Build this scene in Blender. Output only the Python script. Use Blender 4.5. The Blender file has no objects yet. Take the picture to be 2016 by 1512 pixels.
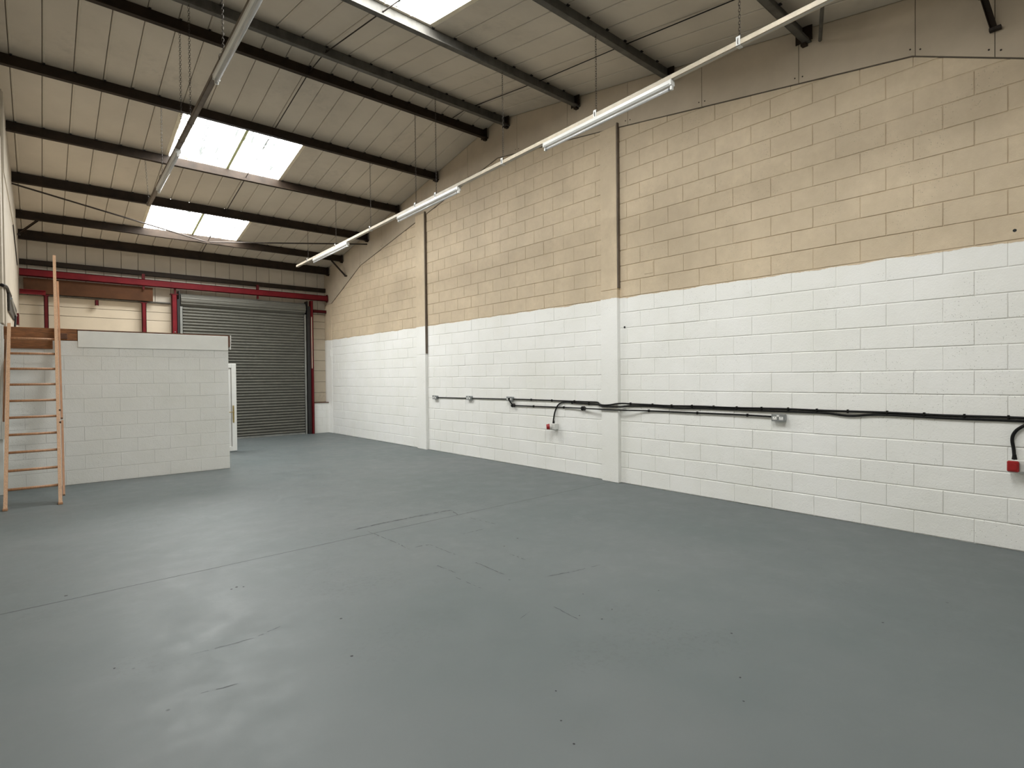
import bpy, bmesh, math, random
from mathutils import Matrix, Vector
random.seed(7)
S = bpy.context.scene
COL = S.collection

# ------------------------------------------------------------------ camera
FPX = 1080.9
YAW, PITCH, ROLL = (math.radians(a) for a in (40.71, -0.674, 0.587))
def cam_axes():
    cy, sy, cp, sp = math.cos(YAW), math.sin(YAW), math.cos(PITCH), math.sin(PITCH)
    fwd = Vector((sy*cp, cy*cp, sp)); right = Vector((cy, -sy, 0)); down = fwd.cross(right)
    cr, sr = math.cos(ROLL), math.sin(ROLL)
    return cr*right + sr*down, -sr*right + cr*down, fwd
r_, d_, f_ = cam_axes()
cam_data = bpy.data.cameras.new('camera')
cam_data.sensor_width = 36.0
cam_data.lens = FPX/2016*36
cam_data.clip_start = 0.02
cam = bpy.data.objects.new('camera', cam_data)
COL.objects.link(cam)
M = Matrix.Identity(4)
for i in range(3):
    M[i][0] = r_[i]; M[i][1] = -d_[i]; M[i][2] = -f_[i]
M[0][3], M[1][3], M[2][3] = 0, 0, 1.542
cam.matrix_world = M
S.camera = cam

# ------------------------------------------------------------------ world, exposure, daylight strength
world = bpy.data.worlds.new('overcast_sky'); S.world = world
world.use_nodes = True
bg = world.node_tree.nodes['Background']
bg.inputs[0].default_value = (0.75, 0.83, 0.95, 1); bg.inputs[1].default_value = 1.0
S.view_settings.view_transform = 'Standard'
S.view_settings.look = 'None'
S.view_settings.gamma = 1.0
S.view_settings.use_curve_mapping = False
S.view_settings.exposure = 0.0
SKYLIGHT = 23.0          # radiance of the daylit rooflight sheets

# ------------------------------------------------------------------ materials
MATS = {}
def nt(name):
    m = bpy.data.materials.new(name); m.use_nodes = True
    t = m.node_tree; b = t.nodes['Principled BSDF']
    return m, t, b
def N(t, typ, **kw):
    n = t.nodes.new(typ)
    for k, v in kw.items():
        if k.startswith('i_'):
            n.inputs[int(k[2:])].default_value = v
        else:
            setattr(n, k, v)
    return n
def rgb(h): return tuple(((c/255)/12.92 if c/255 <= .04045 else ((c/255+.055)/1.055)**2.4) for c in h)
def col4(c): return (c[0], c[1], c[2], 1)
def mixc(t, fac, a, b, mode='MIX'):
    n = t.nodes.new('ShaderNodeMix'); n.data_type = 'RGBA'; n.blend_type = mode
    for sock, v in ((n.inputs[0], fac), (n.inputs[6], a), (n.inputs[7], b)):
        if hasattr(v, 'is_linked') or isinstance(v, bpy.types.NodeSocket): t.links.new(v, sock)
        elif isinstance(v, (int, float)): sock.default_value = v
        else: sock.default_value = col4(v)
    return n.outputs[2]
def ramp(t, src, p0, p1, v0=0.0, v1=1.0):
    n = t.nodes.new('ShaderNodeMapRange'); n.clamp = True
    t.links.new(src, n.inputs[0])
    n.inputs[1].default_value = p0; n.inputs[2].default_value = p1
    n.inputs[3].default_value = v0; n.inputs[4].default_value = v1
    return n.outputs[0]
def math_(t, op, a, b=None):
    n = t.nodes.new('ShaderNodeMath'); n.operation = op
    for i, v in ((0, a), (1, b)):
        if v is None: continue
        if isinstance(v, bpy.types.NodeSocket): t.links.new(v, n.inputs[i])
        else: n.inputs[i].default_value = v
    return n.outputs[0]
def noise(t, vec, scale, detail=4, rough=.55, stretch=None):
    if stretch:
        mp = N(t, 'ShaderNodeMapping'); mp.inputs[3].default_value = stretch
        t.links.new(vec, mp.inputs[0]); vec = mp.outputs[0]
    n = N(t, 'ShaderNodeTexNoise'); t.links.new(vec, n.inputs['Vector'])
    n.inputs['Scale'].default_value = scale; n.inputs['Detail'].default_value = detail
    n.inputs['Roughness'].default_value = rough
    return n.outputs[0]
def bump(t, b, h, strength=.3, dist=.01):
    n = N(t, 'ShaderNodeBump'); n.inputs['Strength'].default_value = strength
    n.inputs['Distance'].default_value = dist
    t.links.new(h, n.inputs['Height']); t.links.new(n.outputs[0], b.inputs['Normal'])
def pos(t): return N(t, 'ShaderNodeNewGeometry').outputs['Position']

def plain(name, c, rough=.6, metal=0.0, var=.12, scale=6, bumps=0.0, stretch=None, spec=None):
    m, t, b = nt(name); p = pos(t)
    n = noise(t, p, scale, 5, .6, stretch)
    f = ramp(t, n, .3, .72)
    b.inputs['Base Color'].default_value = col4(c)
    o = mixc(t, f, tuple(x*(1-var) for x in c), tuple(min(1, x*(1+var)) for x in c))
    t.links.new(o, b.inputs['Base Color'])
    b.inputs['Roughness'].default_value = rough; b.inputs['Metallic'].default_value = metal
    if spec is not None: b.inputs['Specular IOR Level'].default_value = spec
    if bumps: bump(t, b, noise(t, p, scale*8, 3), bumps, .004)
    MATS[name] = m
    return m

WHITE = (.875, .875, .835); BEIGE = (.640, .525, .375)
def wall_paint(name, split=2.672, white=WHITE, beige=BEIGE):
    m, t, b = nt(name); p = pos(t)
    sep = N(t, 'ShaderNodeSeparateXYZ'); t.links.new(p, sep.inputs[0])
    # wobbly brushed edge between old beige and new white paint
    w = noise(t, p, 2.2, 3); w2 = noise(t, p, 30, 2)
    e = math_(t, 'ADD', sep.outputs[2], math_(t, 'MULTIPLY', math_(t, 'SUBTRACT', w, .5), .07))
    e = math_(t, 'ADD', e, math_(t, 'MULTIPLY', math_(t, 'SUBTRACT', w2, .5), .015))
    split_f = ramp(t, e, split-.002, split+.002)
    n1 = noise(t, p, 1.1, 4); n2 = noise(t, p, 9, 5, .65)
    wh = mixc(t, ramp(t, n1, .3, .7), tuple(x*.955 for x in white), (white[0]*1.03, white[1]*1.03, white[2]*1.06))
    be = mixc(t, ramp(t, n1, .3, .7), tuple(x*.86 for x in beige), tuple(x*1.10 for x in beige))
    be = mixc(t, ramp(t, n2, .35, .75, 0, .42), be, (beige[0]*.75, beige[1]*.72, beige[2]*.68))
    c = mixc(t, split_f, wh, be)
    # open voids in the block face
    v = N(t, 'ShaderNodeTexVoronoi'); t.links.new(p, v.inputs['Vector']); v.inputs['Scale'].default_value = 42
    gate = ramp(t, noise(t, p, 1.7, 2), .50, .58)
    pit = math_(t, 'MULTIPLY', ramp(t, v.outputs['Distance'], .10, .16, 1, 0), gate)
    c = mixc(t, math_(t, 'MULTIPLY', pit, .55), c, (.20, .18, .16))
    t.links.new(c, b.inputs['Base Color'])
    b.inputs['Roughness'].default_value = .62
    h = math_(t, 'ADD', math_(t, 'MULTIPLY', noise(t, p, 75, 3), .6), math_(t, 'MULTIPLY', noise(t, p, 9, 2), .8))
    h = math_(t, 'SUBTRACT', h, math_(t, 'MULTIPLY', pit, .8))
    bump(t, b, h, .6, .006)
    MATS[name] = m
wall_paint('block_paint')
wall_paint('partition_paint', split=9.0, white=(.76, .76, .72))

def floor_mat():
    m, t, b = nt('floor_paint'); p = pos(t)
    n1 = noise(t, p, .55, 4); n2 = noise(t, p, 3.5, 6, .65); n3 = noise(t, p, 26, 5, .7)
    c = mixc(t, ramp(t, n1, .35, .65), (.098, .119, .121), (.122, .138, .141))
    c = mixc(t, ramp(t, n2, .45, .8, 0, .35), c, (.142, .158, .160))
    patch = math_(t, 'MULTIPLY', ramp(t, noise(t, p, .8, 3), .52, .66), ramp(t, n3, .50, .66))
    c = mixc(t, math_(t, 'MULTIPLY', patch, .38), c, (.062, .068, .072))
    v = N(t, 'ShaderNodeTexVoronoi'); t.links.new(p, v.inputs['Vector']); v.inputs['Scale'].default_value = 3.1
    sp = ramp(t, v.outputs['Distance'], .018, .035, .75, 0)
    c = mixc(t, sp, c, (.03, .034, .036))
    t.links.new(c, b.inputs['Base Color'])
    t.links.new(ramp(t, n2, .3, .75, .46, .62), b.inputs['Roughness'])
    h = math_(t, 'ADD', math_(t, 'MULTIPLY', n2, .7), math_(t, 'MULTIPLY', n3, .25))
    bump(t, b, h, .12, .01)
    MATS['floor_paint'] = m
floor_mat()

def ceiling_mat(name, c0, dark):
    m, t, b = nt(name); p = pos(t)
    n1 = noise(t, p, .9, 5, .6); n2 = noise(t, p, 7, 6, .7)
    c = mixc(t, ramp(t, n1, .3, .7), tuple(x*.86 for x in c0), tuple(x*1.06 for x in c0))
    g = math_(t, 'MULTIPLY', ramp(t, noise(t, p, .7, 3), .55, .70), ramp(t, n2, .45, .68))
    c = mixc(t, math_(t, 'MULTIPLY', g, dark), c, (.10, .09, .075))
    t.links.new(c, b.inputs['Base Color']); b.inputs['Roughness'].default_value = .55
    bump(t, b, noise(t, p, 30, 3), .1, .004)
    MATS[name] = m
ceiling_mat('liner_sheet', (.545, .490, .410), .28)
ceiling_mat('wall_liner', (.58, .50, .385), .35)
plain('infill_board', (.50, .42, .32), .7, var=.10, scale=2.2)
plain('sheet_gap', (.16, .125, .09), .8)
plain('purlin_dark', (.023, .0145, .0088), .55, .0, .35, 5, spec=.2)
plain('purlin_grey', (.085, .080, .070), .5, .1, .35, 7, stretch=(1, 1, .25), spec=.3)
plain('red_oxide', (.135, .009, .013), .5, 0, .25, 4, spec=.15)
plain('red_oxide_dark', (.085, .008, .010), .5, 0, .3, 4, spec=.15)
plain('black_steel', (.012, .011, .011), .5)
plain('black_cable', (.006, .006, .006), .5, spec=.2)
plain('rust_rod', (.028, .021, .017), .6, 0, .3, 20, spec=.2)
plain('chain_steel', (.045, .037, .030), .5, .2, .3, 60, spec=.3)
plain('trunking_cream', (.46, .40, .31), .5, 0, .15, 9)
plain('trunking_dark', (.13, .10, .075), .55, 0, .25, 9)
plain('lamp_white', (.60, .60, .58), .35, 0, .03, 8)
plain('lamp_grey', (.40, .40, .39), .3, 0, .05, 8)
plain('tube_glass', (.52, .52, .52), .12, 0, .03, 8)
plain('tube_cap', (.30, .31, .32), .35, .7, .1, 30)
plain('shutter_steel', (.125, .122, .105), .5, .08, .14, 3, stretch=(.6, 1, 3), spec=.3)
plain('guide_steel', (.26, .265, .25), .45, .5, .2, 5)
plain('pine', (.40, .215, .115), .5, 0, .25, 14, stretch=(6, 1, 1))
plain('pine_stile', (.50, .315, .195), .5, 0, .25, 14, stretch=(8, 8, 1))
plain('joist_wood', (.235, .095, .030), .6, 0, .45, 9, stretch=(1, 5, 8))
plain('chipboard', (.42, .35, .26), .7, 0, .15, 12)
plain('brown_board', (.085, .036, .016), .6, 0, .3, 2, spec=.15)
plain('deck_edge', (.12, .055, .03), .7, 0, .3, 9)
plain('fascia_white', (.76, .76, .725), .55, 0, .05, 4, .08)
plain('upvc', (.83, .83, .80), .25, 0, .03, 6)
plain('upvc_gasket', (.30, .27, .24), .6)
plain('brass', (.50, .38, .16), .3, .9, .1, 20)
plain('metal_socket', (.34, .36, .37), .32, .6, .12, 20)
plain('socket_white', (.85, .85, .83), .35, 0, .02, 8)
plain('box_grey', (.66, .66, .63), .45, 0, .05, 9)
plain('red_plastic', (.33, .012, .014), .35, 0, .12, 20)
plain('scuff', (.045, .051, .056), .6, 0, .4, 40)
plain('speck_dark', (.012, .013, .014), .7, 0, .3, 90)
plain('left_wall_paint', (.47, .42, .345), .65, 0, .10, 3, .15)
plain('left_wall_white', (.66, .68, .66), .6, 0, .08, 3, .1)
plain('dark_plastic', (.03, .028, .026), .5)
plain('joint_dark', (.10, .08, .058), .8)
plain('gap_black', (.02, .018, .015), .8)
plain('plywood_front', (.62, .60, .55), .6, 0, .08, 2)
plain('lap_strip', (.55, .58, .33), .5, 0, .15, 8)
plain('flashing', (.66, .60, .47), .5, 0, .1, 5)

def emis(name, c, strength, streak=True):
    m, t, b = nt(name); p = pos(t)
    b.inputs['Base Color'].default_value = (.7, .72, .72, 1); b.inputs['Roughness'].default_value = .4
    if streak:
        n = noise(t, p, 5, 5, .65, (6, 1, 1)); n2 = noise(t, p, 2, 3)
        f = ramp(t, math_(t, 'ADD', math_(t, 'MULTIPLY', n, .6), math_(t, 'MULTIPLY', n2, .4)), .3, .7)
        o = mixc(t, f, tuple(x*.80 for x in c), c)
        # dim streaks down the slope, rib shade put into the emission colour
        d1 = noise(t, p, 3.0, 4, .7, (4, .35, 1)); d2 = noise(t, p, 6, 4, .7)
        rib_shade = math_(t, 'MULTIPLY', ramp(t, d1, .575, .580), ramp(t, d2, .44, .46))
        o = mixc(t, rib_shade, o, (.016, .0185, .019))
        t.links.new(o, b.inputs['Emission Color'])
    else:
        b.inputs['Emission Color'].default_value = col4(c)
    b.inputs['Emission Strength'].default_value = strength
    MATS[name] = m
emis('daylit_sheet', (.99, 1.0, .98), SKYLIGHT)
emis('daylit_sheet_boosted', (.99, 1.0, .98), SKYLIGHT*1.38)  # far rooflights glow stronger than the near ones, added to brighten the far end

# ------------------------------------------------------------------ mesh helpers
WLOC = {}      # world location of each object used as a parent
def mesh(name, V, F, m, smooth=False):
    me = bpy.data.meshes.new(name); me.from_pydata([tuple(v) for v in V], [], F); me.validate(); me.update()
    if m: me.materials.append(MATS[m])
    if smooth:
        for p in me.polygons: p.use_smooth = True
    return me
def link(name, data, loc, parent=None):
    o = bpy.data.objects.new(name, data); COL.objects.link(o)
    loc = Vector(loc)
    if parent is not None:
        o.parent = parent; o.location = loc - WLOC[parent.name]
    else:
        o.location = loc
    WLOC[o.name] = loc.copy()
    return o
def obj(name, VF, m, parent=None, smooth=False, origin=None):
    """one mesh object from world-space verts; origin at the base centre"""
    V, F = VF
    V = [Vector(v) for v in V]
    if origin is None:
        lo = [min(v[i] for v in V) for i in range(3)]; hi = [max(v[i] for v in V) for i in range(3)]
        origin = Vector(((lo[0]+hi[0])/2, (lo[1]+hi[1])/2, lo[2]))
    origin = Vector(origin)
    me = mesh(name, [v-origin for v in V], F, m, smooth)
    return link(name, me, origin, parent)
def thing(name, loc, label=None, cat=None, group=None, kind=None):
    o = link(name, None, loc); tag(o, label, cat, group, kind); return o
def tag(o, label=None, cat=None, group=None, kind=None):
    if label: o['label'] = label
    if cat: o['category'] = cat
    if group: o['group'] = group
    if kind: o['kind'] = kind
    return o
def join(*L):
    V, F = [], []
    for v, f in L:
        k = len(V); V += [Vector(a) for a in v]; F += [tuple(i+k for i in q) for q in f]
    return V, F
def box(lo, hi, bev=0.0):
    x0, y0, z0 = lo; x1, y1, z1 = hi
    if bev <= 0:
        V = [(x0,y0,z0),(x1,y0,z0),(x1,y1,z0),(x0,y1,z0),(x0,y0,z1),(x1,y0,z1),(x1,y1,z1),(x0,y1,z1)]
        F = [(0,3,2,1),(4,5,6,7),(0,1,5,4),(1,2,6,5),(2,3,7,6),(3,0,4,7)]
        return [Vector(v) for v in V], F
    bm = bmesh.new(); bmesh.ops.create_cube(bm, size=1)
    for v in bm.verts:
        v.co = Vector(((x0+x1)/2+v.co.x*(x1-x0), (y0+y1)/2+v.co.y*(y1-y0), (z0+z1)/2+v.co.z*(z1-z0)))
    bmesh.ops.bevel(bm, geom=bm.edges[:], offset=bev, segments=1, profile=.5, affect='EDGES')
    bm.verts.index_update()
    V = [v.co.copy() for v in bm.verts]; F = [tuple(v.index for v in f.verts) for f in bm.faces]
    bm.free(); return V, F
def tube(path, r, n=8, cap=True):
    P = [Vector(p) for p in path]; V, F = [], []
    rr = r if isinstance(r, (list, tuple)) else [r]*len(P)
    up0 = None
    for i, p in enumerate(P):
        d = (P[min(i+1, len(P)-1)]-P[max(i-1, 0)]).normalized()
        a = Vector((0,0,1)) if abs(d.z) < .9 else Vector((0,1,0))
        if up0 is not None: a = up0
        s = d.cross(a).normalized(); u = s.cross(d).normalized(); up0 = u
        for k in range(n):
            t = 2*math.pi*k/n
            V.append(p + rr[i]*(math.cos(t)*s+math.sin(t)*u))
    for i in range(len(P)-1):
        for k in range(n):
            F.append((i*n+k, i*n+(k+1) % n, (i+1)*n+(k+1) % n, (i+1)*n+k))
    if cap:
        F.append(tuple(range(n-1, -1, -1))); F.append(tuple((len(P)-1)*n+k for k in range(n)))
    return V, F
def smooth_path(pts, sub=4):
    P = [Vector(p) for p in pts]; out = []
    for i in range(len(P)-1):
        p0, p1, p2, p3 = P[max(i-1, 0)], P[i], P[i+1], P[min(i+2, len(P)-1)]
        for k in range(sub):
            t = k/sub
            out.append(.5*((2*p1)+(-p0+p2)*t+(2*p0-5*p1+4*p2-p3)*t*t+(-p0+3*p1-3*p2+p3)*t**3))
    out.append(P[-1]); return out
def extrude(profile, ax, a0, a1, close=True):
    """profile: list of 2D points in the plane normal to axis ax; extruded from a0 to a1"""
    def put(p, a):
        if ax == 0: return Vector((a, p[0], p[1]))
        if ax == 1: return Vector((p[0], a, p[1]))
        return Vector((p[0], p[1], a))
    n = len(profile)
    V = [put(p, a0) for p in profile]+[put(p, a1) for p in profile]
    F = [(i, (i+1) % n, n+(i+1) % n, n+i) for i in range(n if close else n-1)]
    if close: F += [tuple(range(n-1, -1, -1)), tuple(range(n, 2*n))]
    return V, F
def beam_between(a, b, w, h):
    """square bar from a to b"""
    a, b = Vector(a), Vector(b); d = (b-a).normalized()
    up = Vector((0,0,1)) if abs(d.z) < .95 else Vector((0,1,0))
    s = d.cross(up).normalized()*w/2; u = s.normalized().cross(d).normalized()*h/2
    V = [a-s-u, a+s-u, a+s+u, a-s+u, b-s-u, b+s-u, b+s+u, b-s+u]
    return V, [(0,1,2,3),(7,6,5,4),(0,4,5,1),(1,5,6,2),(2,6,7,3),(3,7,4,0)]
def cyl(c, axis, r, l, n=16, r2=None):
    c = Vector(c); e = Vector(axis).normalized()
    return tube([c, c+e*l], [r, r if r2 is None else r2], n)
def clip(poly, a, b, c):
    """keep a*y+b*z<=c"""
    out = []
    for i, p in enumerate(poly):
        q = poly[(i+1) % len(poly)]
        dp, dq = a*p[0]+b*p[1]-c, a*q[0]+b*q[1]-c
        if dp <= 1e-9: out.append(p)
        if (dp < -1e-9 and dq > 1e-9) or (dp > 1e-9 and dq < -1e-9):
            t = dp/(dp-dq); out.append((p[0]+t*(q[0]-p[0]), p[1]+t*(q[1]-p[1])))
    return out
def area2(poly): return sum(poly[i][0]*poly[(i+1) % len(poly)][1]-poly[(i+1) % len(poly)][0]*poly[i][1] for i in range(len(poly)))/2
def inset(poly, d):
    n = len(poly); res = []
    s = 1 if area2(poly) > 0 else -1
    L = []
    for i in range(n):
        p, q = poly[i], poly[(i+1) % n]
        dx, dy = q[0]-p[0], q[1]-p[1]; l = math.hypot(dx, dy) or 1e-9
        L.append((-dy/l*s, dx/l*s, (-dy/l*s)*p[0]+(dx/l*s)*p[1]+d))
    for i in range(n):
        a1, b1, c1 = L[i-1]; a2, b2, c2 = L[i]; det = a1*b2-a2*b1
        if abs(det) < 1e-6: res.append(poly[i]); continue
        res.append(((c1*b2-c2*b1)/det, (a1*c2-a2*c1)/det))
    return res
def clean(poly):
    out = []
    for p in poly:
        if not out or math.hypot(p[0]-out[-1][0], p[1]-out[-1][1]) > .004: out.append(p)
    if len(out) > 1 and math.hypot(out[0][0]-out[-1][0], out[0][1]-out[-1][1]) <= .004: out.pop()
    return out
def slab(poly, put, face, back, bev):
    """bevelled plate: put(p, depth) -> 3D"""
    n = len(poly); ins = inset(poly, bev); dirn = 1 if back > face else -1
    V = [put(p, face) for p in ins]+[put(p, face+dirn*bev*.8) for p in poly]+[put(p, back) for p in poly]
    F = [tuple(range(n))]
    for k in range(2):
        for i in range(n):
            F.append((k*n+i, (k+1)*n+i, (k+1)*n+(i+1) % n, k*n+(i+1) % n))
    return V, F

# ------------------------------------------------------------------ dimensions (metres)
XR, XL = 6.38, -0.305
YB, YF = 15.80, -0.40
RIDGE_Y = 7.76
def roof_z(y):
    if y >= RIDGE_Y: return 6.208 - .188*(y-RIDGE_Y)
    return 6.208 - .172*(RIDGE_Y-y)
RAKE = [(15.30, 3.72), (13.42, 4.50), (10.57, 5.02), (7.75, 5.54), (5.30, 5.18), (1.49, 4.58), (0.70, 4.21), (-.40, 3.70)]
def rake_z(y):
    for (y0, z0), (y1, z1) in zip(RAKE, RAKE[1:]):
        if y1 <= y <= y0: return z0+(z1-z0)*(y-y0)/(y1-y0)
    return RAKE[0][1] if y > RAKE[0][0] else RAKE[-1][1]

# ------------------------------------------------------------------ floor
def jy(x): return 4.985 + (x+.3)*.0255      # slab joint drifts slightly
J = [x/10*.7-.7 for x in range(0, 105)]
J = [x for x in J if x < 6.5]+[6.5]
V, F = [], []
g, dep = .004, .006
V1 = [(x, jy(x)-g+random.uniform(-.0012, .0012), 0) for x in J]; V2 = [(x, jy(x)+g+random.uniform(-.0012, .0012), 0) for x in J]
Vd = [(x, jy(x), -dep) for x in J]
n = len(J)
V = [(x, -.6, 0) for x in J]+V1+Vd+V2+[(x, 16.0, 0) for x in J]
for r in range(4):
    for i in range(n-1): F.append((r*n+i, r*n+i+1, (r+1)*n+i+1, (r+1)*n+i))
floor = obj('floor', (V, F), 'floor_paint')
tag(floor, 'blue-grey painted concrete floor with a sawn slab joint', 'floor', kind='structure')
jw = .0045
Jx = [x for x in J if -.45 < x < 6.37]
V = []
for x in Jx:
    a = random.uniform(.35, 1)*jw*(1 if x > 1.4 or x < .6 else .4)
    V += [(x, jy(x)-a-.002, .0005), (x, jy(x)+a+.002, .0005)]
obj('slab_joint', (V, [(2*i, 2*i+2, 2*i+3, 2*i+1) for i in range(len(Jx)-1)]), 'scuff', floor)
def scuff(pts, w):
    L, Rr = [], []
    P = smooth_path([(a, b, 0) for a, b in pts], 1)
    Q = []
    for a, b in zip(P, P[1:]):
        k = max(2, int((b-a).length/.03))
        Q += [a+(b-a)*i/k for i in range(k)]
    Q.append(P[-1])
    V, F = [], []
    for i, p in enumerate(Q):
        d = (Q[min(i+1, len(Q)-1)]-Q[max(i-1, 0)]).normalized(); s = Vector((-d.y, d.x, 0))
        ww = w*random.uniform(.15, 1)*(0.3 if i in (0, len(Q)-1) else 1)
        o = random.uniform(-.004, .004)
        V += [p+s*(o+ww/2)+Vector((0,0,.0006)), p+s*(o-ww/2)+Vector((0,0,.0006))]
    for i in range(len(Q)-1):
        if random.random() < .86: F.append((2*i, 2*i+1, 2*i+3, 2*i+2))
    if F: obj('scuff_mark', (V, F), 'scuff', floor)
for pts, w in (([(2.42,5.315),(2.71,5.343),(3.63,5.331)], .030), ([(2.45,5.335),(3.2,5.36),(3.6,5.35)], .014), ([(3.62,5.31),(3.55,5.09)], .02),
               ([(2.494,5.18),(2.52,4.645),(2.51,4.365)], .012), ([(2.58,4.38),(2.72,4.36)], .024), ([(2.72,4.36),(2.732,3.955)], .012),
               ([(3.57,4.89),(3.623,4.495)], .016), ([(3.146,4.43),(3.411,4.43)], .014), ([(3.097,3.65),(3.087,3.43)], .012),
               ([(2.739,3.70),(2.736,3.30)], .014), ([(2.459,3.855),(2.475,3.585)], .012), ([(2.96,3.035),(3.21,2.975),(3.46,2.935)], .015),
               ([(2.418,3.53),(2.431,3.19)], .007), ([(2.598,2.61),(2.571,2.364)], .010), ([(2.30,2.62),(2.42,2.66)], .008),
               ([(.62,3.52),(.95,3.49),(1.12,3.55)], .008), ([(.58,3.05),(.74,3.02)], .010)):
    scuff(pts, w)
sp = []
for (x, y, r) in ((1.45,3.395,.011),(1.293,2.896,.012),(2.685,1.36,.008),(.281,3.629,.008),(2.687,2.27,.008),(3.11,1.628,.008),(3.936,1.076,.008),(1.678,1.575,.006),
                  (2.62,2.40,.007),(2.85,2.32,.006),(3.35,2.30,.007),(2.9,2.62,.006),(1.05,4.42,.01),(1.09,4.44,.012),(1.13,4.41,.009),(.12,5.1,.014),(3.45,3.95,.012),(3.2,3.85,.008),(2.5,1.25,.006),(1.9,1.9,.006),(1.75,1.72,.006)):
    k = 7; ph = random.random()
    Vv = [(x+r*random.uniform(.6,1.1)*math.cos(ph+2*math.pi*i/k), y+r*random.uniform(.6,1.1)*math.sin(ph+2*math.pi*i/k), .0007) for i in range(k)]
    sp.append((Vv, [tuple(range(k))]))
tag(obj('floor_speck', join(*sp), 'speck_dark', floor), kind='stuff')

# ------------------------------------------------------------------ right wall: backing, blocks, piers, infill boards
ys = [YB+.1, RIDGE_Y, YF-.1]
prof = [(YB+.1, -.05), (YB+.1, roof_z(YB+.1)+.1), (RIDGE_Y, roof_z(RIDGE_Y)+.1), (YF-.1, roof_z(YF-.1)+.1), (YF-.1, -.05)]
wall_right = obj('wall_right', extrude(prof, 0, XR+.0075, XR+.22), 'block_paint')
tag(wall_right, 'long painted blockwork wall, white below and old beige above', 'wall', kind='structure')
CH, BL = .2235, .452
PIERS = [(5.005, 5.315), (10.205, 10.575)]
BAYS = [(YF, 5.005), (5.315, 10.205), (10.575, 15.32)]
rake_planes = []
for (y0, z0), (y1, z1) in zip(RAKE, RAKE[1:]):
    a, b = (z1-z0), -(y1-y0)          # normal
    c = a*y0+b*z0
    if a*7.75+b*2.0 > c: a, b, c = -a, -b, -c
    rake_planes.append((a, b, c))
putR = lambda p, x: Vector((x, p[0], p[1]))
blocks = []
for bi, (b0, b1) in enumerate(BAYS):
    for k in range(26):
        z0, z1 = k*CH+.005, (k+1)*CH-.005
        off = (.8045 if k % 2 else .8045+BL/2) + (0, .12, .3)[bi]
        i0 = int((b0-off)//BL)-1
        for i in range(i0, i0+int((b1-b0)/BL)+4):
            y0, y1 = off+i*BL+.0025, off+(i+1)*BL-.0025
            poly = [(max(y0, b0), z0), (min(y1, b1), z0), (min(y1, b1), z1), (max(y0, b0), z1)]
            if poly[1][0]-poly[0][0] < .03: continue
            full = (y0 >= b0 and y1 <= b1)
            for pl in rake_planes:
                q = clip(poly, *pl)
                if len(q) != len(poly) or q != poly: full = full and q == poly
                poly = q
                if len(poly) < 3: break
            poly = clean(poly) if len(poly) >= 3 else []
            if len(poly) < 3 or abs(area2(poly)) < .004: continue
            cy = sum(p[0] for p in poly)/len(poly); cz = sum(p[1] for p in poly)/len(poly)
            blocks.append((cy, cz, poly, full))
fv = slab([(-BL/2+.0025, -CH/2+.005), (BL/2-.0025, -CH/2+.005), (BL/2-.0025, CH/2-.005), (-BL/2+.0025, CH/2-.005)], putR, 0, .016, .004)
block_me = mesh('block', fv[0], fv[1], 'block_paint')
def in_view(cy): return cy > .55
def dist(b): return (b[0]**2+(XR)**2+(b[1]-1.5)**2)/max(1e-6, abs(area2(b[2])))
vis = sorted([b for b in blocks if in_view(b[0])], key=dist)
own, rest = vis[:298], vis[298:]+[b for b in blocks if not in_view(b[0])]
for cy, cz, poly, full in own:
    dx = random.uniform(-.002, .002)
    if full:
        o = link('block', block_me, (XR+dx, cy, cz), wall_right)
        o.rotation_euler = (random.uniform(-.0025, .0025), random.uniform(-.004, .004), random.uniform(-.0025, .0025))
    else:
        obj('block', slab(poly, putR, XR+dx, XR+.016, .004), 'block_paint', wall_right)
rl = [slab(p, putR, XR+random.uniform(-.002, .002), XR+.016, .004) for _, _, p, _ in rest]
tag(obj('block', join(*rl), 'block_paint', wall_right), kind='stuff')
# piers (boxed wind posts); the lower piece is thicker rendered paint
for (p0, p1), zc in zip(PIERS, (2.80, 2.06)):
    top = rake_z(p0)+.02
    obj('pier', box((XR-.062, p0, 0), (XR+.02, p1, zc), .006), 'block_paint', wall_right)
    obj('pier', box((XR-.055, p0+.006, zc+.004), (XR+.02, p1-.004, top), .005), 'block_paint', wall_right)
    obj('pier_angle', box((XR-.050, p0-.014, zc+.02), (XR+.01, p0+.004, top+.03)), 'deck_edge' if p0 < 0 else 'lap_dark' if 'lap_dark' in MATS else 'trunking_dark', wall_right)
# corner pier where the wall meets the shutter end
obj('pier', box((XR-.010, 15.32, 0), (XR+.02, YB, 3.70), .004), 'block_paint', wall_right)
# smooth infill boards over the rafter, between rake line and roof
SEAMS = [YB, 13.42, 12.2, 10.35, 8.66, 7.2, 6.0, 4.83, 3.685, 2.523, 1.465, .89, YF]
for s1, s0 in zip(SEAMS, SEAMS[1:]):
    a, b = s0+.003, s1-.003
    lo = [(y, z) for y, z in RAKE if a < y < b]
    low = [(a, rake_z(a))]+sorted(lo)+[(b, rake_z(b))]
    hi = [(b, roof_z(b)-.005)]+([(RIDGE_Y, roof_z(RIDGE_Y)-.005)] if a < RIDGE_Y < b else [])+[(a, roof_z(a)-.005)]
    poly = low+hi
    n = len(poly)
    Vv = [Vector((XR-.012, p[0], p[1])) for p in poly]+[Vector((XR+.008, p[0], p[1])) for p in poly]
    obj('infill_board', (Vv, [tuple(range(n)), tuple(range(2*n-1, n-1, -1))]+[(i, n+i, n+(i+1) % n, (i+1) % n) for i in range(n)]), 'infill_board', wall_right)
gp = []
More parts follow.
